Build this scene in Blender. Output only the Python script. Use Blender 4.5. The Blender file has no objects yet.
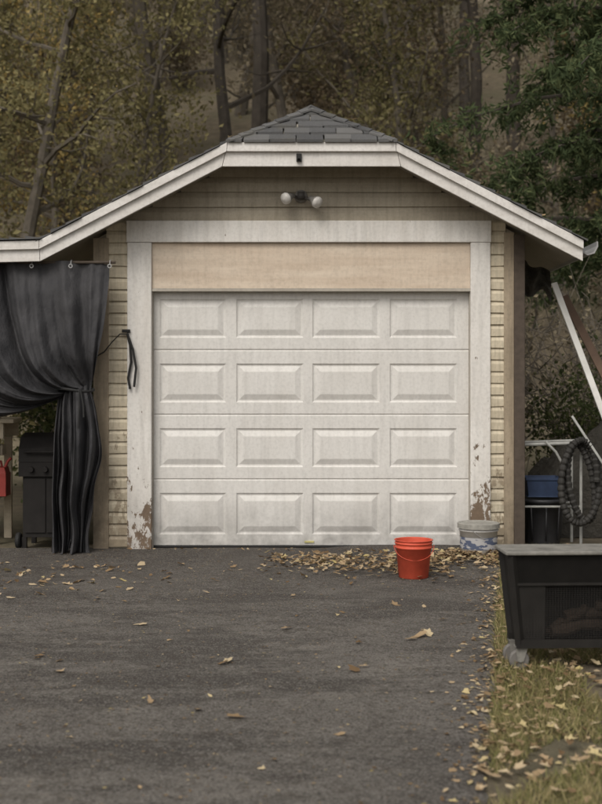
import bpy, math, random
import numpy as np
from mathutils import Vector, Matrix, noise as mnoise
random.seed(7); RNG=np.random.default_rng(7)
S=bpy.context.scene
COL=S.collection

# ------------------------------------------------------------------ helpers
def link(o,parent=None):
    COL.objects.link(o)
    if parent: o.parent=parent
    return o
def empty(name,loc=(0,0,0),rotz=0):
    e=bpy.data.objects.new(name,None); e.location=loc; e.rotation_euler=(0,0,rotz); e.empty_display_size=.2
    return link(e)
def mk(name,v,f,mats,parent=None,smooth=False,mi=None,bevel=0):
    m=bpy.data.meshes.new(name); m.from_pydata([tuple(p) for p in v],[],[tuple(q) for q in f])
    if not isinstance(mats,(list,tuple)): mats=[mats]
    for a in mats: m.materials.append(a)
    if mi is not None: m.polygons.foreach_set('material_index',mi)
    if smooth: m.polygons.foreach_set('use_smooth',[True]*len(m.polygons))
    m.update()
    o=bpy.data.objects.new(name,m); link(o,parent)
    if bevel:
        b=o.modifiers.new('bevel','BEVEL'); b.width=bevel; b.segments=2; b.limit_method='ANGLE'
    return o
class MB:
    def __init__(s): s.v=[]; s.f=[]; s.m=[]
    def add(s,v,f,m=0):
        n=len(s.v); s.v+=[tuple(p) for p in v]; s.f+=[tuple(i+n for i in q) for q in f]; s.m+=[m]*len(f)
    def box(s,x0,x1,y0,y1,z0,z1,m=0):
        s.add([(x0,y0,z0),(x1,y0,z0),(x1,y1,z0),(x0,y1,z0),(x0,y0,z1),(x1,y0,z1),(x1,y1,z1),(x0,y1,z1)],
              [(0,3,2,1),(4,5,6,7),(0,1,5,4),(1,2,6,5),(2,3,7,6),(3,0,4,7)],m)
    def prism(s,poly,off,m=0):
        n=len(poly); v=list(poly)+[tuple(Vector(p)+Vector(off)) for p in poly]
        f=[tuple(range(n)),tuple(range(2*n-1,n-1,-1))]+[(i,i+n,(i+1)%n+n,(i+1)%n) for i in range(n)]
        s.add(v,f,m)
    def tube(s,pts,rad,n=8,m=0,cap=True):
        pts=[Vector(p) for p in pts]
        if not hasattr(rad,'__len__'): rad=[rad]*len(pts)
        v=[];f=[]; ref=None
        for i,p in enumerate(pts):
            t=(pts[min(i+1,len(pts)-1)]-pts[max(i-1,0)]).normalized()
            if ref is None: ref=Vector((0,0,1)) if abs(t.z)<.9 else Vector((1,0,0))
            a=(ref-t*ref.dot(t)).normalized(); b=t.cross(a); ref=a
            for k in range(n):
                c=2*math.pi*k/n; v.append(p+(a*math.cos(c)+b*math.sin(c))*rad[i])
        for i in range(len(pts)-1):
            for k in range(n):
                f.append((i*n+k,i*n+(k+1)%n,(i+1)*n+(k+1)%n,(i+1)*n+k))
        if cap:
            f.append(tuple(range(n-1,-1,-1))); f.append(tuple((len(pts)-1)*n+k for k in range(n)))
        s.add(v,f,m)
    def lathe(s,prof,c=(0,0,0),n=32,m=0,axis='z'):
        v=[];f=[]
        for r,z in prof:
            for k in range(n):
                a=2*math.pi*k/n
                if axis=='z': v.append((c[0]+r*math.cos(a),c[1]+r*math.sin(a),c[2]+z))
                elif axis=='x': v.append((c[0]+z,c[1]+r*math.cos(a),c[2]+r*math.sin(a)))
                else: v.append((c[0]+r*math.cos(a),c[1]+z,c[2]+r*math.sin(a)))
        for i in range(len(prof)-1):
            for k in range(n): f.append((i*n+k,i*n+(k+1)%n,(i+1)*n+(k+1)%n,(i+1)*n+k))
        s.add(v,f,m)
    def obj(s,name,mats,parent=None,smooth=False,bevel=0):
        return mk(name,s.v,s.f,mats,parent,smooth,s.m,bevel)

# ------------------------------------------------------------------ materials
class N:
    def __init__(s,name):
        s.mat=bpy.data.materials.new(name); s.mat.use_nodes=True
        s.t=s.mat.node_tree; s.t.nodes.clear()
        s.out=s.t.nodes.new('ShaderNodeOutputMaterial'); s.b=s.t.nodes.new('ShaderNodeBsdfPrincipled')
        s.t.links.new(s.b.outputs[0],s.out.inputs[0]); s.b.inputs['Specular IOR Level'].default_value=.3
    def n(s,t,**k):
        x=s.t.nodes.new(t)
        for a,b in k.items(): setattr(x,a,b)
        return x
    def l(s,a,b): s.t.links.new(a,b)
    def coord(s,kind='Object',scale=(1,1,1)):
        c=s.n('ShaderNodeTexCoord'); mp=s.n('ShaderNodeMapping'); mp.inputs['Scale'].default_value=scale
        s.l(c.outputs[kind],mp.inputs[0]); return mp.outputs[0]
    def noise(s,co,sc,det=4,rough=.6):
        x=s.n('ShaderNodeTexNoise'); x.inputs['Scale'].default_value=sc; x.inputs['Detail'].default_value=det; x.inputs['Roughness'].default_value=rough
        s.l(co,x.inputs['Vector']); return x.outputs['Fac']
    def ramp(s,fac,stops,interp='LINEAR'):
        x=s.n('ShaderNodeValToRGB'); r=x.color_ramp; r.interpolation=interp
        while len(r.elements)<len(stops): r.elements.new(.5)
        for e,(p,c) in zip(r.elements,stops):
            e.position=p; e.color=(c,c,c,1) if not hasattr(c,'__len__') else (*c,1)
        s.l(fac,x.inputs[0]); return x.outputs[0]
    def mix(s,fac,a,b,mode='MIX'):
        x=s.n('ShaderNodeMix',data_type='RGBA',blend_type=mode)
        for sock,val in ((x.inputs[0],fac),(x.inputs[6],a),(x.inputs[7],b)):
            if hasattr(val,'is_linked') or hasattr(val,'links'): s.l(val,sock)
            elif hasattr(val,'__len__'): sock.default_value=(*val,1)
            else: sock.default_value=val
        return x.outputs[2]
    def math(s,op,a,b=0.,clamp=False):
        x=s.n('ShaderNodeMath',operation=op,use_clamp=clamp)
        for i,val in enumerate((a,b)):
            if hasattr(val,'links'): s.l(val,x.inputs[i])
            else: x.inputs[i].default_value=val
        return x.outputs[0]
    def bump(s,h,st=.3,d=.01):
        x=s.n('ShaderNodeBump'); x.inputs['Strength'].default_value=st; x.inputs['Distance'].default_value=d
        s.l(h,x.inputs['Height']); s.l(x.outputs[0],s.b.inputs['Normal'])
    def col(s,c):
        if hasattr(c,'links'): s.l(c,s.b.inputs['Base Color'])
        else: s.b.inputs['Base Color'].default_value=(*c,1)
    def rough(s,r): s.b.inputs['Roughness'].default_value=r
    def z(s):
        g=s.n('ShaderNodeNewGeometry'); x=s.n('ShaderNodeSeparateXYZ'); s.l(g.outputs['Position'],x.inputs[0]); return x.outputs

def painted(name,base,dirt,peel=None,peel_amt=.35,streak=(1,1,1),rough=.6,low=0.,bump=.2,peel_h=1.0,grime=0.,patch=.25):
    m=N(name); co=m.coord('Object',streak)
    c=m.mix(m.ramp(m.noise(co,2.2,6),[(.35,0),(.75,1)]),base,dirt)
    c=m.mix(m.ramp(m.noise(m.coord(),40,3),[(.45,0),(.8,.35)]),c,tuple(x*.6 for x in dirt))
    if grime:   # run-down streaks
        c=m.mix(m.ramp(m.noise(m.coord('Object',(7,1,.8)),2.6,6,.7),[(.46,0),(.72,grime)]),c,tuple(x*.42 for x in dirt))
    if low:
        p=m.z(); g=m.math('SUBTRACT',1.,m.math('DIVIDE',p[2],low),True)
        g2=m.math('MULTIPLY',g,m.ramp(m.noise(m.coord(),9,5),[(.3,.1),(.7,1.)]))
        c=m.mix(g2,c,tuple(x*.45 for x in dirt))
    if peel:
        nz=m.noise(m.coord('Object',(1.6,1,.8)),11,8,.72)
        p=m.z(); g=m.math('MULTIPLY',m.math('SUBTRACT',1.,m.math('DIVIDE',p[2],peel_h),True),peel_amt*.35)
        big=m.math('MULTIPLY',m.math('SUBTRACT',m.noise(m.coord(),2.3,2),.5),patch)
        f=m.math('GREATER_THAN',m.math('ADD',m.math('ADD',nz,g),big),.685)
        c=m.mix(f,c,m.mix(m.noise(m.coord(),30,3),peel,tuple(x*2 for x in peel)))
    m.col(c); m.rough(rough); m.bump(m.noise(m.coord('Object',streak),60,4),bump,.004)
    return m.mat
def simple(name,c,rough=.6,var=.25,sc=12,metal=0,bump=0,spec=.3):
    m=N(name); co=m.coord()
    m.col(m.mix(m.ramp(m.noise(co,sc,5),[(.3,0),(.75,1)]),c,tuple(x*(1-var) for x in c)))
    m.rough(rough); m.b.inputs['Metallic'].default_value=metal; m.b.inputs['Specular IOR Level'].default_value=spec
    if bump: m.bump(m.noise(co,sc*6,4),bump,.005)
    return m.mat
def leafmat(name,stops,trans=.45,vary=.5):
    m=N(name); g=m.n('ShaderNodeNewGeometry'); oi=m.n('ShaderNodeObjectInfo')
    c=m.ramp(g.outputs['Random Per Island'],stops)
    big=m.noise(m.coord('Object'),.55,2)
    c=m.mix(m.ramp(big,[(.35,.0),(.65,vary)]),c,m.mix(1.,c,(.6,.57,.53),'MULTIPLY'))
    v=m.math('ADD',.8,m.math('MULTIPLY',oi.outputs['Random'],.4))
    hs=m.n('ShaderNodeHueSaturation'); m.l(v,hs.inputs['Value']); m.l(c,hs.inputs['Color'])
    m.t.nodes.remove(m.b); df=m.n('ShaderNodeBsdfDiffuse'); m.l(hs.outputs[0],df.inputs[0])
    t=m.n('ShaderNodeBsdfTranslucent'); m.l(hs.outputs[0],t.inputs[0]); ms=m.n('ShaderNodeMixShader'); ms.inputs[0].default_value=trans
    m.l(df.outputs[0],ms.inputs[1]); m.l(t.outputs[0],ms.inputs[2]); m.l(ms.outputs[0],m.out.inputs[0])
    return m.mat

M={}
M['white']=painted('white_trim_paint',(.70,.68,.65),(.60,.57,.53),peel=(.10,.072,.05),peel_amt=.66,streak=(3,1,.6),low=.6,peel_h=1.15,grime=.3,patch=.42)
M['fascia']=painted('white_fascia_paint',(.70,.68,.655),(.55,.52,.485),streak=(.8,1,4),grime=.2)
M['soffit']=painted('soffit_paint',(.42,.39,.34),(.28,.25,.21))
M['siding']=painted('cream_siding',(.60,.535,.41),(.47,.405,.30),peel=(.17,.14,.10),peel_amt=.75,low=1.1,streak=(.6,1,2),peel_h=1.1,grime=.6,patch=.35)
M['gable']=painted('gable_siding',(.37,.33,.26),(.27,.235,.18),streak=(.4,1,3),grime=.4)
M['corner']=painted('tan_corner_board',(.36,.295,.215),(.23,.185,.13),peel=(.12,.09,.06),streak=(5,1,.6),low=.8,grime=.5)
M['plypanel']=painted('cream_header_board',(.62,.53,.43),(.49,.39,.30),streak=(.5,1,5),grime=.2)
M['door']=painted('garage_door_paint',(.66,.645,.62),(.59,.57,.54),streak=(1.5,1,.8),low=.45,rough=.45,bump=.08,grime=.2)
M['darkpost']=simple('weathered_wood_dark',(.09,.07,.055),.8,.4,20,bump=.4)
M['rubber']=simple('black_rubber',(.02,.02,.02),.7)
M['gutter']=simple('grey_gutter_metal',(.33,.33,.33),.5,.3,6)
M['bark']=simple('bark',(.15,.13,.105),.95,.5,6,bump=.8)
M['barkdark']=simple('bark_dark',(.08,.068,.056),.95,.5,6,bump=.8)
def shingle():
    m=N('asphalt_shingle'); g=m.n('ShaderNodeNewGeometry')
    c=m.ramp(g.outputs['Random Per Island'],[(0,(.05,.05,.052)),(.6,(.085,.085,.086)),(1,(.125,.122,.118))])
    c=m.mix(m.ramp(m.noise(m.coord(),180,2),[(.4,0),(.7,.5)]),c,(.14,.14,.14))
    c=m.mix(m.ramp(m.noise(m.coord(),5,4),[(.5,0),(.7,.6)]),c,(.10,.095,.08))
    m.col(c); m.rough(.9); m.bump(m.noise(m.coord(),200,2),.5,.004); return m.mat
M['shingle']=shingle()
def asphalt():
    m=N('old_asphalt'); co=m.coord()
    c=m.ramp(m.noise(co,.9,7,.68),[(.30,(.115,.102,.09)),(.52,(.185,.168,.148)),(.74,(.27,.247,.217))])
    # damp, dark patches: wide across the drive, ragged outline
    st=m.ramp(m.noise(m.coord('Object',(.5,1.2,1)),1.25,8,.72),[(.485,0),(.56,1)])
    c=m.mix(m.math('MULTIPLY',st,.74),c,(.062,.053,.046))
    # pale dusty wear
    du=m.ramp(m.noise(m.coord('Object',(.7,1.6,1)),2.6,6,.7),[(.54,0),(.70,.55)])
    c=m.mix(du,c,(.27,.245,.21))
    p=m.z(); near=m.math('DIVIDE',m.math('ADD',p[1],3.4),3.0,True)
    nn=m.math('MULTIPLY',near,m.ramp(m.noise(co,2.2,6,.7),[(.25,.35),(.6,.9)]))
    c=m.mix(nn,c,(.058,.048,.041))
    c=m.mix(m.ramp(m.noise(co,110,2,.6),[(.5,0),(.70,.65)]),c,(.36,.34,.31))
    c=m.mix(m.ramp(m.noise(co,55,4,.75),[(.32,.85),(.50,0)]),c,(.035,.031,.028))
    c=m.mix(m.ramp(m.noise(co,14,6,.75),[(.50,0),(.66,.6)]),c,(.07,.056,.044))
    m.col(c); m.rough(.9)
    h=m.math('ADD',m.noise(co,50,5,.75),m.math('MULTIPLY',m.noise(co,6,4),1.4))
    m.bump(h,1.,.03); return m.mat
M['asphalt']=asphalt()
def soil():
    m=N('leaf_litter_ground'); co=m.coord()
    c=m.ramp(m.noise(co,3,8,.75),[(.3,(.12,.10,.07)),(.5,(.20,.165,.115)),(.7,(.28,.23,.16))])  # litter lightened: haze in the gaps between trees is put into its colour
    c=m.mix(m.ramp(m.noise(co,.4,4),[(.45,0),(.65,.5)]),c,(.14,.14,.08))
    m.col(c); m.rough(1); m.bump(m.noise(co,14,6,.8),1,.06); return m.mat
M['soil']=soil()
M['leafolive']=leafmat('leaves_olive',[(0,(.16,.15,.075)),(.5,(.235,.212,.108)),(1,(.33,.29,.15))])  # olive, brown and tan leaves kept pale and dull, woodland haze in the colour
M['leafbrown']=leafmat('leaves_brown',[(0,(.155,.125,.08)),(.5,(.22,.178,.12)),(1,(.31,.245,.16))])
M['leaftan']=leafmat('leaves_tan',[(0,(.19,.165,.12)),(.5,(.26,.225,.16)),(1,(.35,.30,.21))])
M['leafgold']=leafmat('leaves_gold',[(0,(.31,.24,.095)),(.5,(.40,.31,.125)),(1,(.48,.37,.15))])
M['leafgreen']=leafmat('leaves_green',[(0,(.06,.075,.035)),(.5,(.10,.125,.055)),(1,(.17,.18,.08))])
M['needle']=leafmat('needles',[(0,(.055,.075,.04)),(.5,(.085,.112,.056)),(1,(.15,.175,.085))])
M['fallen']=leafmat('fallen_leaves_mat',[(0,(.16,.105,.06)),(.3,(.29,.205,.12)),(.6,(.43,.32,.20)),(.85,(.56,.46,.31)),(1,(.46,.38,.17))],trans=.12,vary=.4)
M['grass']=leafmat('grass_blades',[(0,(.14,.145,.055)),(.4,(.22,.215,.09)),(.75,(.32,.26,.14)),(1,(.42,.35,.19))],trans=.2)

# ------------------------------------------------------------------ camera, light, world
F=1180.; CAMH=1.44; CAMD=10.
cam=bpy.data.cameras.new('camera'); co=bpy.data.objects.new('camera',cam); link(co)
co.location=(0,-CAMD,CAMH); co.rotation_euler=(math.pi/2,0,0)
cam.sensor_fit='VERTICAL'; cam.sensor_height=36; cam.sensor_width=27; cam.lens=36*F/804; cam.shift_y=-22/804
cam.clip_end=600; S.camera=co
cam.dof.use_dof=True; cam.dof.focus_distance=8.2; cam.dof.aperture_fstop=2.6
def W(px,py,y):          # survey: photo measurement -> metres at depth y
    s=(CAMD+y)/F; return ((px-301)*s, y, CAMH-(py-380)*s)

w=bpy.data.worlds.new('World'); S.world=w; w.use_nodes=True; nt=w.node_tree; nt.nodes.clear()
sky=nt.nodes.new('ShaderNodeTexSky'); sky.sky_type='NISHITA'; sky.sun_disc=False
sky.sun_elevation=math.radians(48); sky.sun_rotation=math.radians(205); sky.dust_density=4; sky.air_density=1
hs=nt.nodes.new('ShaderNodeHueSaturation'); hs.inputs['Saturation'].default_value=.22
mx=nt.nodes.new('ShaderNodeMix'); mx.data_type='RGBA'; mx.blend_type='MULTIPLY'; mx.inputs[0].default_value=1; mx.inputs[7].default_value=(1,.97,.92,1)
bg=nt.nodes.new('ShaderNodeBackground'); bg.inputs[1].default_value=.15
ow=nt.nodes.new('ShaderNodeOutputWorld')
nt.links.new(sky.outputs[0],hs.inputs['Color']); nt.links.new(hs.outputs[0],mx.inputs[6]); nt.links.new(mx.outputs[2],bg.inputs[0]); nt.links.new(bg.outputs[0],ow.inputs[0])
sl=bpy.data.lights.new('sun','SUN'); sl.energy=1.35; sl.angle=math.radians(30); sl.color=(1,.955,.885)
so=bpy.data.objects.new('sun',sl); link(so)
el=math.radians(48); az=math.radians(205)
d=Vector((math.sin(az)*math.cos(el),math.cos(az)*math.cos(el),math.sin(el)))
so.rotation_euler=d.to_track_quat('Z','Y').to_euler(); so.location=d*30
S.view_settings.view_transform='Standard'; S.view_settings.look='None'; S.view_settings.exposure=0

# ------------------------------------------------------------------ terrain
def smooth(t): t=max(0,min(1,t)); return t*t*(3-2*t)
def hill(x,y):  # flat near the garage; rising slope behind is added to block bright sky
    t=max(0,y-8.5)
    z=.47*t*smooth(t/9) if y<85 else .47*76.5
    z+= mnoise.noise(Vector((x*.09,y*.09,0)))*min(1.4,t*.12)
    return z
xs=sorted(set([round(-150+i*10,2) for i in range(31)]+[round(-24+i*1.2,2) for i in range(41)]))
ys=sorted(set([round(-120+i*10,2) for i in range(31)]+[round(6+i*1.3,2) for i in range(62)]))
v=[(x,y,hill(x,y)) for y in ys for x in xs]; nx=len(xs)
f=[(j*nx+i,j*nx+i+1,(j+1)*nx+i+1,(j+1)*nx+i) for j in range(len(ys)-1) for i in range(nx-1)]
mk('ground',v,f,M['soil'],smooth=True)

edge=[(1.72,.02),(1.62,-.6),(1.45,-1.4),(1.29,-2.27),(1.1,-3.3),(.88,-4.6),(.75,-5.3),(.62,-6.0),(.55,-7),(.5,-9),(.5,-14),(.5,-30)]
def edgex(y):
    for (x0,y0),(x1,y1) in zip(edge,edge[1:]):
        if y1<=y<=y0:
            t=(y0-y)/(y0-y1); return x0+(x1-x0)*t
    return edge[0][0]
rows=[.02-i*.05 for i in range(280)]+[-14-i for i in range(1,17)]
v=[];f=[];NC=60
for y in rows:
    xr=edgex(y)+.045*mnoise.noise(Vector((y*3,0,1)))+.04*mnoise.noise(Vector((y*11,0,4)))
    for i in range(NC+1):
        x=-5.2+(xr+5.2)*i/NC
        z=.010+.010*mnoise.noise(Vector((x*.9,y*.9,2)))
        z+=.028*smooth((x-.1)/.5)*smooth((1.45-x)/.2)*smooth((y+.35)/.25)
        if i==NC: z=.001
        v.append((x,y,z+.004))
for j in range(len(rows)-1):
    for i in range(NC):
        a=j*(NC+1)+i; f.append((a,a+NC+1,a+NC+2,a+1))
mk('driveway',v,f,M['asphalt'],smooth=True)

# ------------------------------------------------------------------ garage
G=empty('garage')
K=.52; XR=.086; ZR=3.733; YF=-.35; HW=.683; EL=-2.13; ER=2.30; YB=6.3
zr=lambda x: ZR-K*abs(x-XR)
WX0,WX1=-1.746,1.83
b=MB()
b.box(WX0+.02,-1.28,.0,.1,0,2.2); b.box(1.435,WX1-.02,.0,.1,0,2.2)
top=[(WX0+.02,0,2.2),(WX1-.02,0,2.2),(WX1-.02,0,zr(WX1)-.14),(XR,0,ZR-.16),(WX0+.02,0,zr(WX0)-.14)]
b.prism(top,(0,.1,0))
b.box(WX0+.02,WX0+.12,.1,6,0,2.64); b.box(WX1-.12,WX1-.02,.1,6,0,2.64)
b.prism([(WX0+.02,6,0),(WX1-.02,6,0),(WX1-.02,6,zr(WX1)-.14),(XR,6,ZR-.16),(WX0+.02,6,zr(WX0)-.14)],(0,.1,0))
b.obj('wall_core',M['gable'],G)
def course(b,x0,x1,z0,h,x0t=None,x1t=None,out=.02,inn=.005,base=0):
    x0t=x0 if x0t is None else x0t; x1t=x1 if x1t is None else x1t
    jit=random.uniform(-.003,.003); tl=random.uniform(-.003,.003)
    yb=base-out+jit; ym=base-out-.002+jit; yt=base-inn
    zt=z0+h*.62
    vv=[(x0,yb,z0+tl),(x1,yb,z0-tl),(x1,ym,zt),(x0,ym,zt),(x1t,yt,z0+h),(x0t,yt,z0+h),(x0,base,z0),(x1,base,z0),(x1t,base,z0+h),(x0t,base,z0+h)]
    b.add(vv,[(0,1,2,3),(3,2,4,5),(0,6,7,1),(0,3,5,9,6),(1,7,8,4,2)])
b=MB(); g=MB(); z=.03; h=.099
while z<2.75:
    course(b,WX0+.10,-1.45,z,h,out=.024); course(b,1.585,WX1-.10,z,h,out=.024); z+=h
z=2.78; h=.125
while z<3.5:
    hw=lambda zz: max(.02,(ZR-.13-zz)/K)
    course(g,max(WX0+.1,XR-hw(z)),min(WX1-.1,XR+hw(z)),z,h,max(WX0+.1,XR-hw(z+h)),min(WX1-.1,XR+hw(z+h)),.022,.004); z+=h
for side,xw in ((-1,WX0+.02),(1,WX1-.02)):
    z=.03; hh=.099
    while z<2.55:
        xo=xw+side*.02; xi=xw+side*.005
        vv=[(xo,.02,z),(xo,6,z),(xi,6,z+hh),(xi,.02,z+hh),(xw,.02,z),(xw,6,z),(xw,6,z+hh),(xw,.02,z+hh)]
        b.add(vv,[(0,1,2,3),(0,4,5,1),(0,3,7,4),(1,5,6,2)]); z+=hh
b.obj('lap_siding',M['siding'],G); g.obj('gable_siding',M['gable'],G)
b=MB(); b.box(WX0-.01,-1.625,-.035,0,0,zr(WX0)-.14); b.box(1.715,WX1-.03,-.035,0,0,zr(WX1)-.14)
b.obj('corner_boards',M['corner'],G,bevel=.004)
b=MB(); b.box(WX1-.03,WX1+.06,-.05,.07,0,zr(WX1)-.16); b.obj('corner_post',M['darkpost'],G,bevel=.006)
b=MB(); b.box(-1.468,-1.262,-.045,-.001,.0,2.60); b.box(1.432,1.60,-.045,-.001,0,2.60); b.box(-1.475,1.607,-.049,-.001,2.602,2.785)
b.obj('door_casing',M['white'],G,bevel=.006)
b=MB(); b.box(-1.262,1.432,-.012,0,2.215,2.600); b.obj('header_board',M['plypanel'],G,bevel=.003)
b=MB(); b.box(-1.262,1.432,-.03,.02,2.19,2.215); b.box(-1.285,-1.255,0,.1,0,2.2); b.box(1.428,1.44,0,.1,0,2.2)
b.obj('door_stop',M['soffit'],G)
b=MB(); DX0,DX1=-1.283,1.434; DY=.055
zb=[.02,.593,1.144,1.695,2.246]
px=[(-1.205,-.640),(-.552,.020),(.096,.672),(.756,1.33)]
for r in range(4):
    z0,z1=zb[r],zb[r+1]; p0,p1=z0+.105,z1-.115
    e=.010
    b.add([(DX0,DY+.009,z0),(DX1,DY+.009,z0),(DX1,DY,z0+e),(DX0,DY,z0+e)],[(0,1,2,3)])
    b.add([(DX0,DY,z1-e),(DX1,DY,z1-e),(DX1,DY+.009,z1),(DX0,DY+.009,z1)],[(0,1,2,3)])
    b.add([(DX0,DY,z0+e),(DX1,DY,z0+e),(DX1,DY,p0),(DX0,DY,p0)],[(0,1,2,3)])
    b.add([(DX0,DY,p1),(DX1,DY,p1),(DX1,DY,z1-e),(DX0,DY,z1-e)],[(0,1,2,3)])
    xc=DX0
    for (a,c) in px+[(DX1,DX1)]:
        b.add([(xc,DY,p0),(a,DY,p0),(a,DY,p1),(xc,DY,p1)],[(0,1,2,3)]); xc=c
    for (a,c) in px:
        rings=[(0,0),(.012,.010),(.022,.011),(.066,-.003),(.072,-.004),(.08,-.004)]
        vv=[]
        for i,dp in rings:
            vv+=[(a+i,DY+dp,p0+i),(c-i,DY+dp,p0+i),(c-i,DY+dp,p1-i),(a+i,DY+dp,p1-i)]
        ff=[]
        for k in range(len(rings)-1):
            for q in range(4): ff.append((k*4+q,k*4+(q+1)%4,(k+1)*4+(q+1)%4,(k+1)*4+q))
        n=(len(rings)-1)*4; ff.append((n,n+1,n+2,n+3)); b.add(vv,ff)
b.obj('garage_door',M['door'],G)
b=MB(); b.box(DX0,DX1,.085,.1,.0,2.3); b.obj('door_backing',M['rubber'],G)
b=MB(); b.tube([(DX0,.06,.022),(DX1,.06,.022)],.014,8); b.obj('door_bottom_seal',M['rubber'],G)
b=MB(); b.box(.03,.11,.045,.055,.055,.07); b.obj('door_pull',simple('pull_yellow',(.5,.45,.2)),G)

# roof
T=(0,0,-.115)
A=(XR-HW,YF,ZR-K*HW); B=(XR+HW,YF,ZR-K*HW); R=(XR,0,ZR)
b=MB()
b.prism([A,(EL,YF,zr(EL)),(EL,YB,zr(EL)),(XR,YB,ZR),R],T)
b.prism([B,R,(XR,YB,ZR),(ER,YB,zr(ER)),(ER,YF,zr(ER))],T)
b.prism([A,R,B],T)
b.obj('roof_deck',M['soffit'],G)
b=MB()
def tab(p0,p1,p2,p3):
    lo=.004; hi=.022+random.uniform(-.002,.009)
    u=[Vector(p)+Vector((0,0,h)) for p,h in ((p0,lo+.004),(p1,lo+.004),(p2,hi),(p3,hi+random.uniform(-.003,.003)))]
    q=[Vector(p)+Vector((0,0,.001)) for p in (p0,p1,p2,p3)]
    b.add(u+q,[(0,1,2,3),(3,2,6,7),(0,3,7,4),(1,5,6,2)])
def slope(sign,xe):
    total=abs(xe-XR)+.03; ds=.125; n=int(total/ds)+1; ds=total/n
    for i in range(n):
        s0,s1=i*ds,(i+1)*ds
        fr=-.065+random.uniform(-.014,.014)
        y0=lambda s:(YF+fr)*min(1,s/HW)
        ww=.30; y=-.6+(i%2)*.15
        while y<YB:
            a,c=y+.004,y+ww-.004
            a0,a1=max(a,y0(s0)),max(a,y0(s1)); c2=min(c,YB)
            if c2>a0+.01 and c2>a1+.01:
                X0,X1=XR+sign*s0,XR+sign*s1
                tab((X0,a0,ZR-K*s0),(X0,c2,ZR-K*s0),(X1,c2,ZR-K*s1),(X1,a1,ZR-K*s1))
            y+=ww
slope(-1,EL); slope(1,ER)
n=5
for i in range(n):
    t0,t1=i/n,(i+1)/n*1.02; x=-1+(i%2)*.11
    P=lambda x,t:(XR+x,(YF-.065)*t,ZR-K*HW*t)
    while x<1:
        jx=random.uniform(-.01,.01); a,c=x+.002+jx,x+.218+jx
        a0,c0=max(a,-HW*t0),min(c,HW*t0); a1,c1=max(a,-HW*t1),min(c,HW*t1)
        if c1>a1+.005:
            if c0<a0: a0=c0=max(-HW*t0,min(HW*t0,(a1+c1)/2))
            tab(P(a0,t0),P(c0,t0),P(c1,t1),P(a1,t1))
        x+=.22
def caps(p,q,w,n,drop):
    p=Vector(p);q=Vector(q); dr=(q-p).normalized(); sd=dr.cross(Vector((0,0,1))).normalized()
    for i in range(n):
        a=p.lerp(q,i/n); c=p.lerp(q,(i+1.15)/n) if i<n-1 else q
        for s in (-1,1):
            e=sd*s*w+Vector((0,0,-drop))
            u=[a+Vector((0,0,.024)),c+Vector((0,0,.036)),c+e+Vector((0,0,.038)),a+e+Vector((0,0,.026))]
            l=[x-Vector((0,0,.014)) for x in u]
            b.add(u+l,[(0,1,2,3),(3,2,6,7),(1,5,6,2),(0,3,7,4)])
caps((XR,0,ZR),(A[0],A[1]-.04,A[2]),.06,7,.03); caps((XR,0,ZR),(B[0],B[1]-.04,B[2]),.06,7,.03); caps((XR,YB,ZR),(XR,-.02,ZR),.13,28,.06)
b.obj('shingles',M['shingle'],G)
def band(ztop,depth,y0,y1,name,mat,hd):
    zt=lambda x: zr(x)-ztop
    top_z=zt(A[0]); bz=zr(A[0])-hd
    vb=depth-ztop
    xo=(ZR-ztop-vb-bz)/K
    b=MB()
    Lt,Lb=(A[0],y0,top_z),(XR-xo,y0,bz); Rt,Rb=(B[0],y0,top_z),(XR+xo,y0,bz)
    off=(0,y1-y0,0)
    b.prism([Lt,Lb,Rb,Rt],off)
    b.prism([(EL,y0,zt(EL)),(EL,y0,zt(EL)-vb),(Lb[0]-.003,y0,Lb[2]),(Lt[0]-.003,y0,Lt[2])],off)
    b.prism([(Rt[0]+.003,y0,Rt[2]),(Rb[0]+.003,y0,Rb[2]),(ER,y0,zt(ER)-vb),(ER,y0,zt(ER))],off)
    b.obj(name,mat,G,bevel=.003)
band(.004,.172,-.375,-.351,'fascia_board',M['fascia'],.195)
band(.004,.075,-.405,-.377,'fascia_moulding',M['fascia'],.078)
b=MB(); x,_,z=W(299,158,-.385); b.box(x-.022,x+.022,-.40,-.376,z-.03,z+.035); b.lathe([(.012,0),(.014,.02),(.0,.03)],(x,-.42,z-.02),10,axis='y'); b.obj('fascia_bracket',M['rubber'],G,bevel=.004)
b=MB()
prof=[(ER+.012,2.57),(ER+.012,2.50),(ER+.05,2.475),(ER+.10,2.49),(ER+.125,2.54),(ER+.125,2.575),(ER+.135,2.575),(ER+.137,2.535),(ER+.107,2.478),(ER+.05,2.462),(ER+.0,2.49),(ER+.0,2.57)]
b.prism([(x,-.33,z) for x,z in prof],(0,6.4,0)); b.obj('gutter',M['gutter'],G)
b=MB(); zl=zr(EL)
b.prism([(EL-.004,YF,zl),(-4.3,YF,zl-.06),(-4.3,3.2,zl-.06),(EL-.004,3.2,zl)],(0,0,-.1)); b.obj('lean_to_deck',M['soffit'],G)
b=MB(); b.prism([(EL-.003,-.376,zl-.004),(-4.32,-.376,zl-.064),(-4.32,-.376,zl-.225),(EL-.003,-.376,zl-.172)],(0,.025,0)); b.obj('lean_to_fascia',M['fascia'],G,bevel=.003)
b=MB(); b.prism([(EL-.003,-.404,zl-.004),(-4.32,-.404,zl-.064),(-4.32,-.404,zl-.13),(EL-.003,-.404,zl-.075)],(0,.027,0)); b.obj('lean_to_moulding',M['fascia'],G,bevel=.003)
b=MB()
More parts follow.
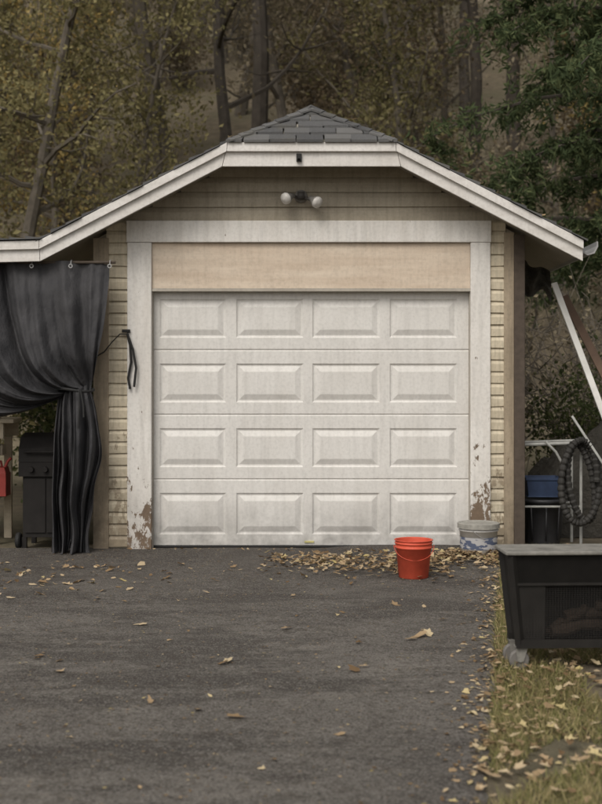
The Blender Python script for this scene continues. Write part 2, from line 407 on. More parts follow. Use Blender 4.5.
for i in range(17):
    x0=EL+.02-i*.13; y=-.43+random.uniform(-.012,.012)
    while y<3.1:
        zz=lambda x: zl-.06*(EL-x)/(4.3+EL)+.004 if x<EL else zl+.006
        tab((x0,y,zz(x0)),(x0,y+.29,zz(x0)),(x0-.13,y+.29,zz(x0-.13)),(x0-.13,y,zz(x0-.13))); y+=.3
b.obj('lean_to_shingles',M['shingle'],G)
b=MB(); b.box(-4.25,-4.16,-.3,-.21,0,zl-.15); b.box(-4.25,-4.16,3.0,3.09,0,zl-.15); b.obj('lean_to_posts',M['darkpost'],G)
FL=empty('twin_floodlight',W(301,199,-.02)); FL.parent=G
mg=simple('fixture_dark',(.07,.065,.06),.5); mw=simple('lamp_white',(.58,.56,.53),.35); mh=simple('lamp_housing_grey',(.22,.21,.195),.5)
b=MB(); b.lathe([(.0,-.035),(.045,-.035),(.054,-.02),(.056,0.)],(0,-.005,.02),20,axis='y',m=2); b.box(-.03,.03,-.085,-.03,-.01,.05,m=0)
b.tube([(-.02,-.06,.0),(-.06,-.09,.01),(-.075,-.11,.005)],.014,8,m=0); b.tube([(.02,-.06,0),(.06,-.09,-.01),(.075,-.11,-.02)],.014,8,m=0)
def head(c,dirv):
    bb=MB(); bb.lathe([(0,-.07),(.022,-.07),(.027,-.03),(.046,0),(.050,.02)],n=18,m=2); bb.lathe([(.050,.02),(.048,.036),(.034,.05),(0,.056)],n=18,m=1)
    Q=Vector(dirv).to_track_quat('Z','Y'); return [Q@Vector(p)+Vector(c) for p in bb.v],bb
for c,dv in (((-.110,-.14,-.01),(-.62,-.68,-.38)),((.120,-.14,-.04),(.60,-.62,-.48))):
    vv,bb=head(c,dv); n0=len(b.v); b.v+=[tuple(p) for p in vv]; b.f+=[tuple(i+n0 for i in q) for q in bb.f]; b.m+=bb.m
b.obj('lamp_heads',[mg,mw,mh],FL,smooth=True)
b=MB()
def PW(l,y): return [W(a,c,y) for a,c in l]
b.tube(PW([(127,333),(130,345),(131,362),(128,378),(130,389)],-.07),.010,6)
b.tube(PW([(127,333),(133,350),(136,368),(134,387)],-.085),.010,6)
b.tube(PW([(127,334),(120,334),(112,342),(104,352),(95,357)],-.08),.005,6)
b.tube(PW([(122,331),(130,331)],-.06),.014,6)
b.obj('hook_and_cord',M['rubber'],G)
# ------------------------------------------------------------------ curtain
C=empty('black_tarp_curtain')
mc=N('black_tarp'); 
mc.col(mc.mix(mc.ramp(mc.noise(mc.coord(),3,4),[(.3,0),(.7,1)]),(.030,.030,.033),(.058,.057,.060))); mc.rough(.8); mc.b.inputs['Specular IOR Level'].default_value=.25
mc.bump(mc.noise(mc.coord('Object',(1,1,.5)),8,6,.6),.8,.035)
YC=-.27
def bez(p0,p1,p2,t): return tuple((1-t)**2*a+2*t*(1-t)*bb+t*t*c for a,bb,c in zip(p0,p1,p2))
NU,NV=300,110; v=[];f=[]
fold=lambda u,t: mnoise.noise(Vector((u*11,t*1.0,11)))*1.1+.42*mnoise.noise(Vector((u*27,t*2.2,5)))
for j in range(NV+1):
    for i in range(NU+1):
        u=i/NU; t=j/NV
        x0=-110+220*u
        if t<.55:
            s=t/.55
            P1=(-90+199*u**.9, 474-132*u); P2=(59+33*u, 397-14*u)
            px_,py_=bez((x0,261+(3 if u>.97 else 0)),P1,P2,s)
            py_+=5*mnoise.noise(Vector((u*4,s*3,21)))*math.sin(math.pi*s)
            amp=.045+.11*s*(1-s)*2
            wr=.05*mnoise.noise(Vector((px_*.022,py_*.022,9)))+.022*mnoise.noise(Vector((px_*.07,py_*.05,2)))
            belly=-.20*math.sin(math.pi*min(1,s))**1.3*(1-.5*u)
            squeeze=1-.35*smooth((s-.75)/.25)
        else:
            s=(t-.55)/.45
            cx=74-1*s+2.5*math.sin(s*5); hw_=17+10*math.sin(min(1,s*2.2)*math.pi/2)*(.72+.28*math.sin(5*s+.6))-3*s
            px_=cx+(2*u-1)*hw_+4*mnoise.noise(Vector((u*3,s*4,8))); py_=389+(557-389)*s+(6*math.sin(u*9)+4*math.sin(u*23) if s>.93 else 0)
            amp=.06+.07*math.sin(min(1,s*2)*math.pi/2)
            wr=.05*mnoise.noise(Vector((u*4,s*5,3)))
            belly=-.09*math.sin(math.pi*min(1,s*1.3))*(1-(2*u-1)**2); squeeze=.65+.35*smooth(s*4)
        dy=amp*fold(u,t)*squeeze*1.5+wr+belly
        x,y,z=W(px_,py_,YC); x+=.025*fold(u+.03,t)
        v.append((x,YC+dy,max(z,.02)))
for j in range(NV):
    for i in range(NU):
        a=j*(NU+1)+i; f.append((a,a+NU+1,a+NU+2,a+1))
mk('tarp',v,f,mc.mat,C,smooth=True)
b=MB(); b.tube([(-4.15,YC,2.41),(-1.53,YC,2.41)],.012,8); b.obj('curtain_rod',M['darkpost'],C)
b=MB()
for i in range(8):
    x=-1.57-i*.32; b.lathe([(.010,0),(.018,.0),(.018,.004),(.010,.004)],(x,YC-.06,2.375),14,axis='y')
    b.tube([(x,YC-.05,2.38),(x,YC-.03,2.42),(x,YC,2.43)],.004,6)
b.obj('grommets',M['gutter'],C)
b=MB(); x,_,z=W(76,390,YC); 
b.tube([(x+.145*math.cos(a),YC-.01+.12*math.sin(a),z+.012*math.sin(a*2)) for a in [i*2*math.pi/20 for i in range(21)]],.012,8)
b.tube([(x+.05,YC-.13,z),(x+.055,YC-.15,z-.15),(x+.045,YC-.15,z-.34)],.008,6)
b.tube([(x+.06,YC-.13,z),(x+.085,YC-.14,z-.12),(x+.09,YC-.15,z-.22)],.008,6); b.obj('tie_rope',M['rubber'],C)

# ------------------------------------------------------------------ buckets
def bucket(name,loc,r0,r1,h,mat,lid=None,label=None,tilt=0,bail=True,rotz=0):
    E=empty(name,loc,rotz); E.rotation_euler=(tilt,0,rotz); b=MB()
    b.lathe([(0,0),(r0-.008,0),(r0,.006),(r0+(r1-r0)*.78,h*.78),(r1+.004,h*.79),(r1+.005,h*.82),(r1-.001,h*.83),(r1,h*.9),(r1+.005,h*.905),(r1+.005,h*.925),(r1,h*.93),(r1,h*.98),(r1+.007,h*.985),(r1+.007,h),(r1-.003,h),(r1-.004,h*.97),(r0-.004,.008),(0,.008)],n=48)
    b.obj('shell',mat,E,smooth=True)
    b=MB(); pts=[((r1+.012)*math.cos(a),-.02-(r1*.75)*math.sin(a)*.98,h*.86-.10*math.sin(a)) for a in [i*math.pi/18 for i in range(19)]]
    b.tube(pts,.0022,6); b.obj('bail',M['gutter'] if name!='red_bucket' else mat,E)
    if lid:
        b=MB(); b.lathe([(r1+.01,h-.03),(r1+.014,h-.03),(r1+.014,h+.008),(r1+.002,h+.012),(r1-.012,h+.004),(0,h+.004)],n=48); b.obj('lid',lid,E,smooth=False)
    if label:
        b=MB(); q=lambda t:r0+(r1-r0)*t+.0025; b.lathe([(q(.22),h*.22),(q(.60),h*.60)],n=48); b.obj('label',label,E,smooth=True)
    return E
mr=simple('red_orange_plastic',(.62,.10,.055),.55,.3,11,spec=.25)
bucket('red_bucket',(.815,-1.46,.012),.107,.133,.275,mr)
mwp=simple('dirty_white_plastic',(.5,.49,.47),.5,.35,9); mgl=simple('grey_lid',(.33,.32,.29),.6,.45,20); 
ml=N('blue_label'); ml.col(ml.mix(ml.ramp(ml.noise(ml.coord('Object',(1,1,3)),9,3),[(.47,0),(.5,1)],'CONSTANT'),(.08,.10,.16),(.38,.38,.39))); 
bucket('white_paint_bucket',(1.455,-.33,.012),.143,.158,.25,mwp,mgl,ml.mat,rotz=1.)

# ------------------------------------------------------------------ wheeled cart, bottom right
K2=empty('wheeled_fire_pit_cart',(1.04,-4.18,0),math.radians(2.5))
mb=simple('black_steel',(.020,.018,.016),.6,.6,7,spec=.3); mgs=simple('weathered_grey_rim',(.27,.26,.235),.6,.6,14); mlog=simple('dark_brown_log',(.085,.06,.044),.95,.6,9,bump=.8)  # log colour is a dark brown
L=1.25; DPT=.22; zt=.585; z0=.135
b=MB()
b.box(-.035,L+.035,-.025,DPT+.02,zt-.008,zt+.012)
b.obj('rim',mgs,K2,bevel=.006)
b=MB(); tp=.045
def post(xa,ya,xb,yb,r): b.tube([(xa,ya,zt-.012),(xb,yb,z0)],r,4)
for (xa,ya) in ((0,0),(L,0),(0,DPT),(L,DPT)):
    sx=1 if xa==0 else -1; sy=1 if ya==0 else -1
    post(xa,ya,xa+sx*tp,ya+sy*.02,.022)
x0,x1,y0,y1=tp,L-tp,.02,DPT-.02
b.box(x0-.02,x1+.02,y0-.02,y0+.02,z0-.02,z0+.02); b.box(x0-.02,x1+.02,y1-.02,y1+.02,z0-.02,z0+.02)
b.box(x0,x1,y0+.021,y1-.021,z0-.005,z0+.006)
b.add([(0,.0,zt-.012),(L,0,zt-.012),(L,.008,zt-.15),(0,.008,zt-.15)],[(0,1,2,3),(3,2,1,0)])
b.add([(0,DPT,zt-.02),(L,DPT,zt-.02),(x1,y1,z0),(x0,y1,z0)],[(0,1,2,3)]); b.add([(0,0,zt-.02),(0,DPT,zt-.02),(x0,y1,z0),(x0,y0,z0)],[(0,1,2,3)]); b.add([(L,0,zt-.02),(L,DPT,zt-.02),(x1,y1,z0),(x1,y0,z0)],[(0,1,2,3)])
b.add([(.01,.008,zt-.15),(.17,.008,zt-.15),(.17,y0,z0+.02),(x0,y0,z0+.02)],[(0,1,2,3)])
b.box(.01,L-.01,-.002,.014,zt-.160,zt-.148)
b.obj('frame',mb,K2)
b=MB()
for i in range(1,90):
    x=i*L/90; b.tube([(x,.010,zt-.14),(x+ (tp if x<.1 else 0)*.3,y0,z0+.02)],.0017,4,cap=False)
for i in range(1,30):
    t=i/30; z=zt-.14+(z0+.02-zt+.14)*t; y=.010+(y0-.010)*t; b.tube([(.04,y,z),(L-.04,y,z)],.0017,4,cap=False)
b.obj('mesh_screen',mb,K2)
b=MB()
for (a,c,r) in (((.22,.12,.19),(.85,.12,.20),.035),((.55,.10,.22),(1.1,.12,.20),.04),((.3,.12,.26),(.75,.13,.24),.03),((.45,.11,.29),(1.1,.12,.30),.03),((.2,.12,.17),(.4,.1,.30),.02)):
    a=Vector(a);c=Vector(c); pts=[a.lerp(c,i/8)+Vector((0,random.uniform(-.012,.012),random.uniform(-.02,.02))) for i in range(9)]
    b.tube(pts,[r*random.uniform(.7,1.2) for _ in pts],10)
b.obj('logs',mlog,K2)
b=MB(); b2=MB()
for (x,y) in ((.055,.04),(L-.055,.04),(.055,DPT-.04),(L-.055,DPT-.04)):
    b.lathe([(.0,-.014),(.044,-.014),(.05,-.009),(.05,.009),(.044,.014),(0,.014)],(x-.01,y,.052),24,axis='y')
    b2.prism([(x-.03,y-.022,.12),(x+.032,y-.022,.12),(x+.008,y-.022,.045),(x-.022,y-.022,.045)],(0,.005,0)); b2.prism([(x-.03,y+.017,.12),(x+.032,y+.017,.12),(x+.008,y+.017,.045),(x-.022,y+.017,.045)],(0,.005,0)); b2.box(x-.032,x+.034,y-.024,y+.024,.115,.122)
    b2.lathe([(.0,-.026),(.009,-.026),(.009,.026),(0,.026)],(x-.008,y,.052),12,axis='y')
b.obj('caster_wheels',simple('caster_rubber',(.16,.15,.14),.6),K2,smooth=False); b2.obj('caster_forks',mgs,K2)

# ------------------------------------------------------------------ clutter on the right
malu=simple('aluminium_tube',(.38,.38,.36),.55,.45,10); 
def plank(name,a,c,wd,th,mat):
    E=empty(name); b=MB(); a=Vector(a);c=Vector(c); dd=(c-a).normalized(); o=Vector((.0,1,0)); o=(o-dd*o.dot(dd)).normalized(); s=dd.cross(o).normalized()*wd; o=o*th
    vv=[a-s-o,a+s-o,a+s+o,a-s+o,c-s-o,c+s-o,c+s+o,c-s+o]; b.add(vv,[(0,1,2,3),(7,6,5,4),(0,4,5,1),(1,5,6,2),(2,6,7,3),(3,7,4,0)])
    b.obj('board',mat,E,bevel=.003)
def ray(p,q,k): p=Vector(p);q=Vector(q); return p+(q-p)*k
pA,pB=W(554,283,.25),W(605,418,-.05); plank('leaning_white_pole',pA,ray(pA,pB,2.05),.026,.012,simple('white_rail',(.6,.59,.56),.5,.35,5))
pA,pB=W(564,296,.45),W(606,378,.25); plank('leaning_brown_board',pA,ray(pA,pB,2.6),.035,.012,simple('brown_board',(.13,.085,.06),.8,.4,6))
pA,pB=W(572,416,.05),W(606,468,-.05); plank('leaning_grey_stick',pA,ray(pA,pB,2.2),.010,.010,malu)
FR=empty('metal_tube_frame')
b=MB(); ya,yb=.15,.50
for y in (ya,yb):
    for pxx in (518,581): 
        x=W(pxx,400,ya)[0]; b.tube([(x,y,0.),(x,y,.9)],.013,8)
    xa,xb=W(513,400,ya)[0],W(585,400,ya)[0]
    b.tube([(xa,y,.88),(xb,y,.90)],.014,8); b.tube([(xa+.04,y,.35),(xb-.04,y,.35)],.010,8)
for pxx in (518,581):
    x=W(pxx,400,ya)[0]; b.tube([(x,ya,.86),(x,yb,.86)],.012,8)
b.tube(PW([(545,441),(556,452),(566,470),(570,500)],.1),.011,8)
b.obj('tubes',malu,FR)
BN=empty('blue_plastic_bin',(2.11,.36,.42)); b=MB()
b.prism([(-.14,-.11,0),(.14,-.11,0),(.14,.11,0),(-.14,.11,0)],(0,0,.01))
o=[(-.13,-.10),(.13,-.10),(.13,.10),(-.13,.10)]
vv=[(x,y,0) for x,y in o]+[(x*1.15,y*1.15,.17) for x,y in o]+[(x*1.22,y*1.22,.175) for x,y in o]+[(x*1.22,y*1.22,.15) for x,y in o]
ff=[(k*4+q,k*4+(q+1)%4,(k+1)*4+(q+1)%4,(k+1)*4+q) for k in range(3) for q in range(4)]
b.add(vv,ff); b.obj('bin',simple('blue_plastic',(.035,.055,.11),.6,.4),BN,bevel=.006)
TC=empty('black_trash_can',(2.12,.36,0)); b=MB(); b.lathe([(0,.0),(.14,.0),(.15,.02),(.175,.37),(.19,.375),(.19,.40),(.175,.405),(.14,.39),(0,.36)],n=28); 
for i in range(8):
    a=i*math.pi/4; b.tube([(.155*math.cos(a),.155*math.sin(a),.05),(.173*math.cos(a),.173*math.sin(a),.34)],.008,6)
b.obj('can',simple('black_plastic',(.03,.03,.033),.5),TC,smooth=True)
HO=empty('coiled_drain_hose'); b=MB()
cx,_,cz=W(582,482,.0); pts=[];rad=[]
for i in range(300):
    a=i/300*2*math.pi*2.6; k=i/300
    pts.append((cx+.12*math.cos(a)*(1+.10*k)-.03*math.sin(a*.5)+.03*math.sin(a*1.3),-.02+.10*k+.03*math.sin(a),cz+(.36)*math.sin(a)*(1-.12*k))); rad.append(.028+.005*math.sin(i*2.1))
b.tube(pts,rad,10); b.obj('hose',simple('hose_black',(.035,.033,.03),.7,.5),HO,smooth=False)
HP=empty('tarp_covered_heap'); v=[];f=[]; n=70
for j in range(n+1):
    for i in range(n+1):
        u=i/n*2-1; w_=j/n*2-1
        hgt=.92*(1-abs(u)**3.2)*(1-abs(w_)**3)**.6*(.9+.5*mnoise.noise(Vector((u*1.8,w_*1.8,3))))
        hgt+=.16*(1-u*u)*(1-w_*w_)*mnoise.noise(Vector((u*6,w_*6,1)))+.05*mnoise.noise(Vector((u*14,w_*14,4)))*(1-u*u)
        v.append((2.85+.85*u*(1+.1*mnoise.noise(Vector((w_*4,0,0)))),1.15+.42*w_,max(.0,hgt)+.004))
for j in range(n):
    for i in range(n): a=j*(n+1)+i; f.append((a,a+1,a+n+2,a+n+1))
mt=N('dark_canvas'); mt.col(mt.mix(mt.noise(mt.coord(),5,5),(.025,.024,.022),(.075,.068,.055))); mt.rough(.9); mt.bump(mt.noise(mt.coord(),12,5),1,.05)
mk('canvas',v,f,mt.mat,HP,smooth=True)
SC=empty('hanging_dark_cloth'); v=[];f=[]
for j in range(31):
    for i in range(31):
        u=i/30; t=j/30; bot=.24+.12*mnoise.noise(Vector((u*4,2,7)))+.05*math.sin(u*15)
        v.append((1.90+.30*u-.03*t*math.sin(u*4),.45+.03*math.sin(u*17+t*2)+.05*mnoise.noise(Vector((u*5,t*4,2))),2.52-.12*u-bot*t+.02*math.sin(u*math.pi*3)*(1-t)))
for j in range(30):
    for i in range(30): a=j*31+i; f.append((a,a+31,a+32,a+1))
mk('cloth',v,f,mt.mat,SC,smooth=True)
# ------------------------------------------------------------------ clutter on the left
GR=empty('barbecue_grill',(-2.17,.25,0)); b=MB()
b.box(-.20,.20,-.2,.2,.10,.62); b.box(-.23,.23,-.23,.23,.62,.74)
prof=[(-.23,.742),(-.22,.86),(-.15,.95),(.0,.985),(.15,.95),(.22,.86),(.23,.742)]
b.prism([(-.23,y,z) for y,z in prof],(.46,0,0))
b.box(-.18,-.006,-.212,-.2,.14,.6); b.box(.006,.18,-.212,-.2,.14,.6)
for x in (-.19,.19):
    for y in (-.18,.18): b.box(x-.02,x+.02,y-.02,y+.02,.0,.10)
b.tube([(-.17,-.22,.83),(-.17,-.26,.83),(.17,-.26,.83),(.17,-.22,.83)],.01,8)
for x in (-.12,0,.12): b.lathe([(0,-.03),(.022,-.03),(.025,0)],(x,-.232,.68),14,axis='y')
b.obj('body',simple('grill_black',(.020,.018,.017),.7,.4,spec=.2),GR,bevel=.012)
b=MB(); b.lathe([(0,-.02),(.06,-.02),(.07,-.01),(.07,.01),(.06,.02),(0,.02)],(-.24,-.18,.07),22,axis='x'); b.obj('wheel',M['rubber'],GR)
WB=empty('wooden_workbench',(-3.05,.55,0)); b=MB(); mch=painted('raw_pine',(.56,.49,.38),(.40,.33,.24),streak=(.6,1,4))
for i in range(5): y=-.3+i*.125; b.box(-.75+random.uniform(-.04,.02),.50+random.uniform(-.02,.08),y,y+.115,1.065,1.10)
b.box(-.7,.46,-.285,-.25,.93,1.063); b.box(-.7,.46,.25,.285,.93,1.063)
for x in (-.68,.34):
    for y in (-.25,.21): b.box(x,x+.07,y,y+.04,0,.928)
for i in range(3): b.box(-.68,.40,-.24+i*.16,-.10+i*.16,.40,.425)
b.box(-.5,.40,-.22,-.12,1.102,1.14); b.box(-.68,.43,-.2,-.06,.78,.87)
b.obj('bench',mch,WB,bevel=.004)
ST=empty('storage_tote',(-3.12,.52,.43)); b=MB()
o=[(-.22,-.18),(.22,-.18),(.22,.18),(-.22,.18)]
vv=[(x*.9,y*.9,0) for x,y in o]+[(x,y,.27) for x,y in o]+[(x*1.05,y*1.05,.275) for x,y in o]+[(x*1.05,y*1.05,.305) for x,y in o]
b.add(vv,[(k*4+q,k*4+(q+1)%4,(k+1)*4+(q+1)%4,(k+1)*4+q) for k in range(3) for q in range(4)]+[(12,13,14,15),(3,2,1,0)]); b.obj('tote',simple('grey_white_plastic',(.4,.4,.38),.5),ST,bevel=.008)
GC=empty('red_gas_can',(-2.64,.34,.428)); b=MB(); b.box(-.075,.075,-.09,.09,.0,.20); b.prism([(-.075,-.09,.20),(.075,-.09,.20),(.055,-.06,.25),(-.055,-.06,.25)],(0,.15,0)); b.tube([(.04,0,.23),(.07,0,.30),(.10,0,.33)],.014,8); b.tube([(-.05,0,.24),(-.045,0,.30),(.01,0,.30),(.02,0,.24)],.012,8)
b.obj('can',simple('red_plastic',(.32,.05,.04),.5),GC,bevel=.015)

# ------------------------------------------------------------------ vegetation
def leaf_cards(b,centers,size,rng,m=1,aspect=.6):
    n=len(centers); a=rng.normal(size=(n,3)); 
    a/=np.linalg.norm(a,axis=1)[:,None]; c=rng.normal(size=(n,3)); c-=a*(a*c).sum(1)[:,None]; c/=np.linalg.norm(c,axis=1)[:,None]
    nn=np.cross(a,c); s=(size*rng.uniform(.6,1.35,n))[:,None]
    C=np.asarray(centers)
    V=np.stack([C-a*s*.5,C+c*s*aspect*.5+nn*s*.12,C+a*s*.5,C-c*s*aspect*.5+nn*s*.12],1).reshape(-1,3)
    n0=len(b.v); b.v+=[tuple(p) for p in V.tolist()]
    b.f+=[(n0+4*i,n0+4*i+1,n0+4*i+2,n0+4*i+3) for i in range(n)]; b.m+=[m]*n
def fin(name,b,bark,leafm):
    m=bpy.data.meshes.new(name); m.from_pydata(b.v,[],b.f); m.materials.append(M[bark]); m.materials.append(M[leafm]); m.polygons.foreach_set('material_index',b.m); m.update(); return m
def tree_mesh(name,seed,H,r,start,spread,nl,ls,leafm,bark='bark',nb=18):
    rg=np.random.default_rng(seed); b=MB()
    def path(p,d,L,n,wob,up):
        pts=[np.array(p,float)]; d=np.array(d,float)
        for i in range(n):
            d=d+rg.normal(size=3)*wob+np.array([0,0,up]); d/=np.linalg.norm(d); pts.append(pts[-1]+d*L/n)
        return pts
    tr=path((0,0,-.3),(rg.normal()*.08,rg.normal()*.08,1),H,12,.06,.02)
    b.tube(tr,[r*(1-.85*i/12)*(1.25 if i==0 else 1) for i in range(13)],8)
    tips=[]
    for k in range(nb):
        t=start+(1-start)*(k+rg.uniform(0,1))/nb; i=min(11,int(t*12)); p=tr[i]+(tr[i+1]-tr[i])*(t*12-i)
        a=k*2.4+rg.uniform(-.5,.5); L=spread*(1-.55*max(0,t-.3))*rg.uniform(.6,1.15)
        br=path(p,(math.cos(a),math.sin(a),rg.uniform(.1,.8)),L,6,.16,.05); rr=r*(1-.85*t)*.45+.010
        b.tube(br,[rr*(1-.8*q/6) for q in range(7)],5,cap=False)
        for q in range(5):
            i2=rg.integers(1,7); d2=rg.normal(size=3); d2[2]=abs(d2[2])*.6; d2/=np.linalg.norm(d2)
            tw=path(br[i2],d2,L*.42,4,.25,.02); b.tube(tw,[rr*.35,rr*.3,rr*.2,rr*.12,.004],4,cap=False); tips+=tw[1:]
        tips+=br[2:]
    tips=np.array(tips); wgt=rg.uniform(0,1,len(tips))**1.8; wgt/=wgt.sum()
    idx=rg.choice(len(tips),nl,p=wgt); cs=tips[idx]+rg.normal(size=(nl,3))*np.array([.34,.34,.25])*spread/3
    leaf_cards(b,cs,ls,rg)
    return fin(name,b,bark,leafm)
def shrub_mesh(name,seed,R,H,nl,ls,leafm,st=16):
    rg=np.random.default_rng(seed); b=MB(); tips=[]
    for k in range(st):
        a=rg.uniform(0,6.28); rr=R*rg.uniform(.3,1); hh=H*rg.uniform(.5,1.05)
        p=[(0+.15*math.cos(a)*R,.15*math.sin(a)*R,-.1)]; n=6
        for i in range(1,n+1):
            t=i/n; p.append((rr*t**1.3*math.cos(a+.3*t)+rg.normal()*.05,rr*t**1.3*math.sin(a+.3*t)+rg.normal()*.05,hh*math.sin(t*1.45)+rg.normal()*.03))
        b.tube(p,[.014*(1-.8*i/n)*max(1,H/2) for i in range(n+1)],4,cap=False); tips+=p[2:]
        for q in range(6):
            c=np.array(p[rg.integers(2,n)]); e=c+rg.normal(size=3)*R*.28; b.tube([c,(c+e)/2+rg.normal(size=3)*.04,e],[.007,.005,.003],4,cap=False); tips+=[tuple(e),tuple((c+e)/2)]
    tips=np.array(tips); idx=rg.integers(0,len(tips),nl); leaf_cards(b,tips[idx]+rg.normal(size=(nl,3))*R*.14,ls,rg)
    return fin(name,b,'bark',leafm)
def place(mesh,name,x,y,s=1,rz=None,parent=None,z=None):
    o=bpy.data.objects.new(name,mesh); o.location=(x,y,hill(x,y)-.05 if z is None else z); o.scale=(s,s,s*random.uniform(.95,1.1)); o.rotation_euler=(0,0,random.uniform(0,6.28) if rz is None else rz)
    return link(o,parent)
tv=[tree_mesh('tree_a',1,14,.17,.25,3.2,8000,.13,'leafbrown'),tree_mesh('tree_b',2,16,.2,.3,3.4,9000,.13,'leafolive'),tree_mesh('tree_c',3,13,.13,.2,2.8,6500,.12,'leaftan'),
    tree_mesh('tree_d',4,17,.2,.35,3.6,1500,.12,'leaftan','barkdark'),tree_mesh('tree_e',5,12,.12,.12,3.0,9000,.12,'leafolive'),tree_mesh('tree_f',6,13,.12,.12,2.8,5000,.12,'leafgold')]
sv=[shrub_mesh('shrub_a',11,1.5,2.4,2600,.10,'leafbrown'),shrub_mesh('shrub_b',12,1.6,2.6,2600,.10,'leafolive'),shrub_mesh('shrub_c',13,1.4,2.2,700,.07,'leaftan',30),shrub_mesh('shrub_d',14,1.3,2.0,3800,.08,'leafgreen')]
WD=empty('woodland')
pts=[]
tries=0
while len(pts)<76 and tries<6000:
    tries+=1
    y=random.uniform(14,64); x=random.uniform(-1,1)*(.33*(y+10)+4)
    if all((x-a)**2+(y-c)**2>5.5 for a,c in pts): pts.append((x,y))
for (x,y) in pts:
    k=random.choices(range(6),[3,3,3,4,3,.8])[0]
    place(tv[k],'woodland_tree',x,y,random.uniform(.8,1.15),parent=WD)
for i in range(75):
    y=random.uniform(11,60); x=random.uniform(-1,1)*(.33*(y+10)+3)
    place(random.choices(sv,[3,3,3,.9])[0],'woodland_shrub',x,y,random.uniform(.8,1.6),parent=WD)
place(tv[1],'oak_tree',-5.6,11.5,.8,1.); place(tv[4],'maple_tree',-3.6,12.,.75,2.); place(tv[5],'maple_tree',-5.2,15.5,.8,.5); place(tv[4],'maple_tree',-7.2,14.,.8,4.)
place(tv[3],'oak_tree',-1.6,13.5,.9,.4); place(tv[3],'oak_tree',-.8,16.5,1.1,2.4); place(tv[3],'oak_tree',4.6,16,1.0,5.); place(tv[2],'oak_tree',5.6,13.5,.8,3.); place(tv[0],'oak_tree',2.2,17.5,.85,1.)
def conifer():
    rg=np.random.default_rng(21); b=MB(); H=13
    b.tube([(0,0,-.2),(.05,0,4),(0,.05,8),(0,0,H)],[.24,.18,.11,.02],10); cs=[];
    for k in range(80):
        z=2.8+(H-3.1)*k/80; a=k*2.4+rg.uniform(-.3,.3); L=3.3*(1-(z-2.9)/(H-2.5))**.8*rg.uniform(.6,1.1)+.2 if z<H-.2 else .3
        pts=[(L*t*math.cos(a)+rg.normal()*.03,L*t*math.sin(a)+rg.normal()*.03,z+.25*math.sin(t*2.2)*L*.3-.28*L*t*t) for t in [i/7 for i in range(8)]]
        b.tube(pts,[.035*(1-.85*i/7) for i in range(8)],5,cap=False)
        for i in range(1,8):
            c=np.array(pts[i]); 
            for q in range(5):
                e=c+np.array([rg.normal()*.34,rg.normal()*.34,-abs(rg.normal())*.24-.05])*(.5+.6*L/3); 
                for s in np.linspace(0,1,7): cs+= [c+(e-c)*s+rg.normal(size=3)*.045 for _ in range(5)]
    leaf_cards(b,np.array(cs),.12,rg,aspect=.3)
    return fin('conifer',b,'barkdark','needle')
cm=conifer(); place(cm,'hemlock_tree',4.55,6.0,1.,0.,z=0); place(cm,'hemlock_tree',7.6,10.5,1.05,2.)
place(sv[3],'evergreen_shrub',-2.6,3.6,.95,1.,z=0); place(sv[1],'overgrown_shrub',-4.4,4.4,1.,2.,z=0)
place(sv[3],'evergreen_shrub',3.1,2.4,.70,1.,z=0)
place(sv[2],'brown_shrub',3.3,3.6,1.05,2.,z=0); place(sv[2],'brown_shrub',4.3,5.0,1.3,.4,z=0); place(sv[2],'brown_shrub',2.9,6.5,1.3,4.,z=0); place(sv[1],'overgrown_shrub',-3.3,6.5,1.1,4.,z=0)

# ------------------------------------------------------------------ fallen leaves
def gleaf(b,x,y,z,s,rg,flat=1.):
    n=11; a0=rg.uniform(0,6.28); tx,ty=rg.normal()*.25*flat,rg.normal()*.25*flat; cu=rg.uniform(-.2,.8)*flat; asp=rg.uniform(.5,.9)
    lob=rg.uniform(.5,.9)
    vs=[(x,y,z+s*.10)]
    for k in range(n):
        a=2*math.pi*k/n; r=s*.5*(1.0 if k%2==0 else lob)*(1.25 if k==0 else rg.uniform(.75,1.05)); lx,ly=r*math.cos(a),r*math.sin(a)*asp
        lz=cu*(ly*ly*3.0/s)+tx*lx+ty*ly
        vs.append((x+lx*math.cos(a0)-ly*math.sin(a0),y+lx*math.sin(a0)+ly*math.cos(a0),max(z+.002,z+s*.10+lz)))
    b.add(vs,[(0,k+1,(k+1)%n+1) for k in range(n)])
b=MB(); rg=np.random.default_rng(5)
for i in range(170):
    y=-rg.uniform(.3,8.2); x=rg.uniform(-3.2,edgex(y)); gleaf(b,x,y,.017,rg.uniform(.02,.055),rg,.8)
for i in range(3000):
    y=-rg.uniform(.05,1)**1.3*6.8; x=rg.uniform(-3.6,edgex(y)); gleaf(b,x,y,.016,rg.uniform(.006,.02),rg,.5)
for i in range(1300):
    u=rg.uniform(0,1)**.7; x=-.35+u*2.1; y=-.25-abs(rg.normal())*.32-(.5 if x<1.1 else .1)*rg.uniform(0,1.6); y=max(y,-1.8)
    gleaf(b,x,y,.016+rg.uniform(0,.035),rg.uniform(.03,.07),rg)
for i in range(120):
    gleaf(b,rg.normal()*.5-1.75,-1.45+rg.normal()*.4,.016,rg.uniform(.02,.085),rg)
for i in range(80):
    x=rg.uniform(-1.6,1.4); gleaf(b,x,-.12-rg.uniform(0,.1),.03,rg.uniform(.015,.04),rg)
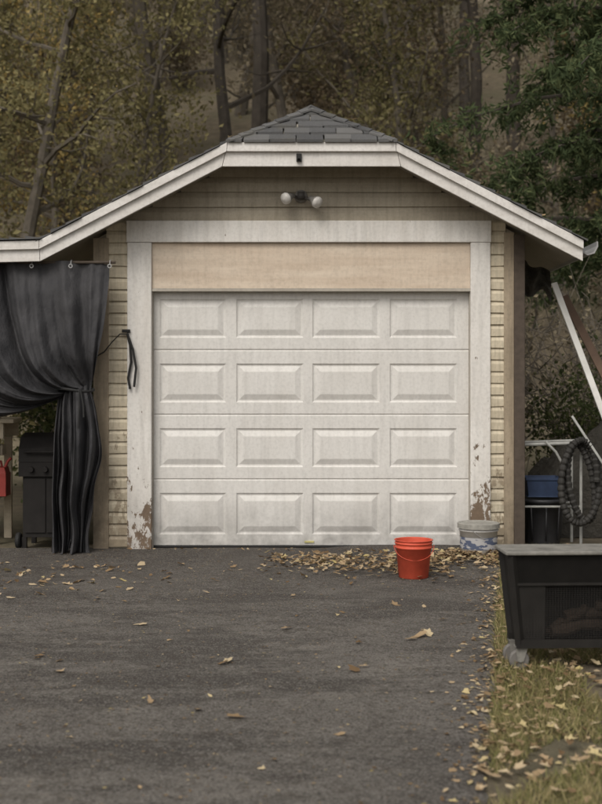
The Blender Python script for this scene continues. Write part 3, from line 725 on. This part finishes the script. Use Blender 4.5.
for (px_,py_) in ((233,722),(222,667),(150,706),(395,608),(355,674),(118,590),(130,592),(80,584),(92,586),(60,676),(10,601),(412,643),(142,628),(420,640),(365,670),(287,632),(228,665),(428,638)):
    d=CAMH*F/(py_-380); gleaf(b,(px_-301)*d/F,d-CAMD,.017,rg.uniform(.06,.09),rg,.9)
for i in range(4300):
    y=-rg.uniform(0,1)**.9*8.5; e=edgex(y); x=e-.03+abs(rg.normal())*.8 if i%3 else e+rg.uniform(0,5)
    if mnoise.noise(Vector((x*1.4,y*1.4,5)))<-.12 and rg.uniform()<.75: continue
    gleaf(b,x,y,.006+rg.uniform(0,.035),rg.uniform(.022,.065),rg)
for i in range(420):
    y=-rg.uniform(.5,7); gleaf(b,edgex(y)-abs(rg.normal())*.09,y,.014,rg.uniform(.015,.045),rg)
b.obj('fallen_leaves',M['fallen'])
b=MB()
for i in range(70):
    s=rg.uniform(.3,2.2)*(1 if rg.uniform()<.65 else -1); gleaf(b,XR+s,rg.uniform(-.38,.8),ZR-K*abs(s)+.03,rg.uniform(.03,.07),rg)
for i in range(30): gleaf(b,-rg.uniform(2.2,3.2),rg.uniform(-.35,.5),zl+.01,rg.uniform(.03,.06),rg)
b.obj('roof_leaves',M['fallen'],G)
n=90000; gy=-rg.uniform(0,1,n)*8.6; ge=np.array([edgex(t) for t in gy]); gx=ge+.0+np.abs(rg.normal(size=n))*1.1
keep=np.array([mnoise.noise(Vector((x*1.6,y*1.6,0)))>-.28 for x,y in zip(gx,gy)]); gx,gy=gx[keep],gy[keep]; n=len(gx)
hgt=rg.uniform(.02,.07,n); a=rg.uniform(0,6.28,n); ln=rg.normal(size=(n,2))*.035
V=np.zeros((n,3,3)); V[:,0]=np.stack([gx-.0028*np.cos(a),gy-.0028*np.sin(a),np.zeros(n)],1); V[:,1]=np.stack([gx+.0028*np.cos(a),gy+.0028*np.sin(a),np.zeros(n)],1); V[:,2]=np.stack([gx+ln[:,0],gy+ln[:,1],hgt],1)
mk('grass',V.reshape(-1,3).tolist(),[(3*i,3*i+1,3*i+2) for i in range(n)],M['grass'])
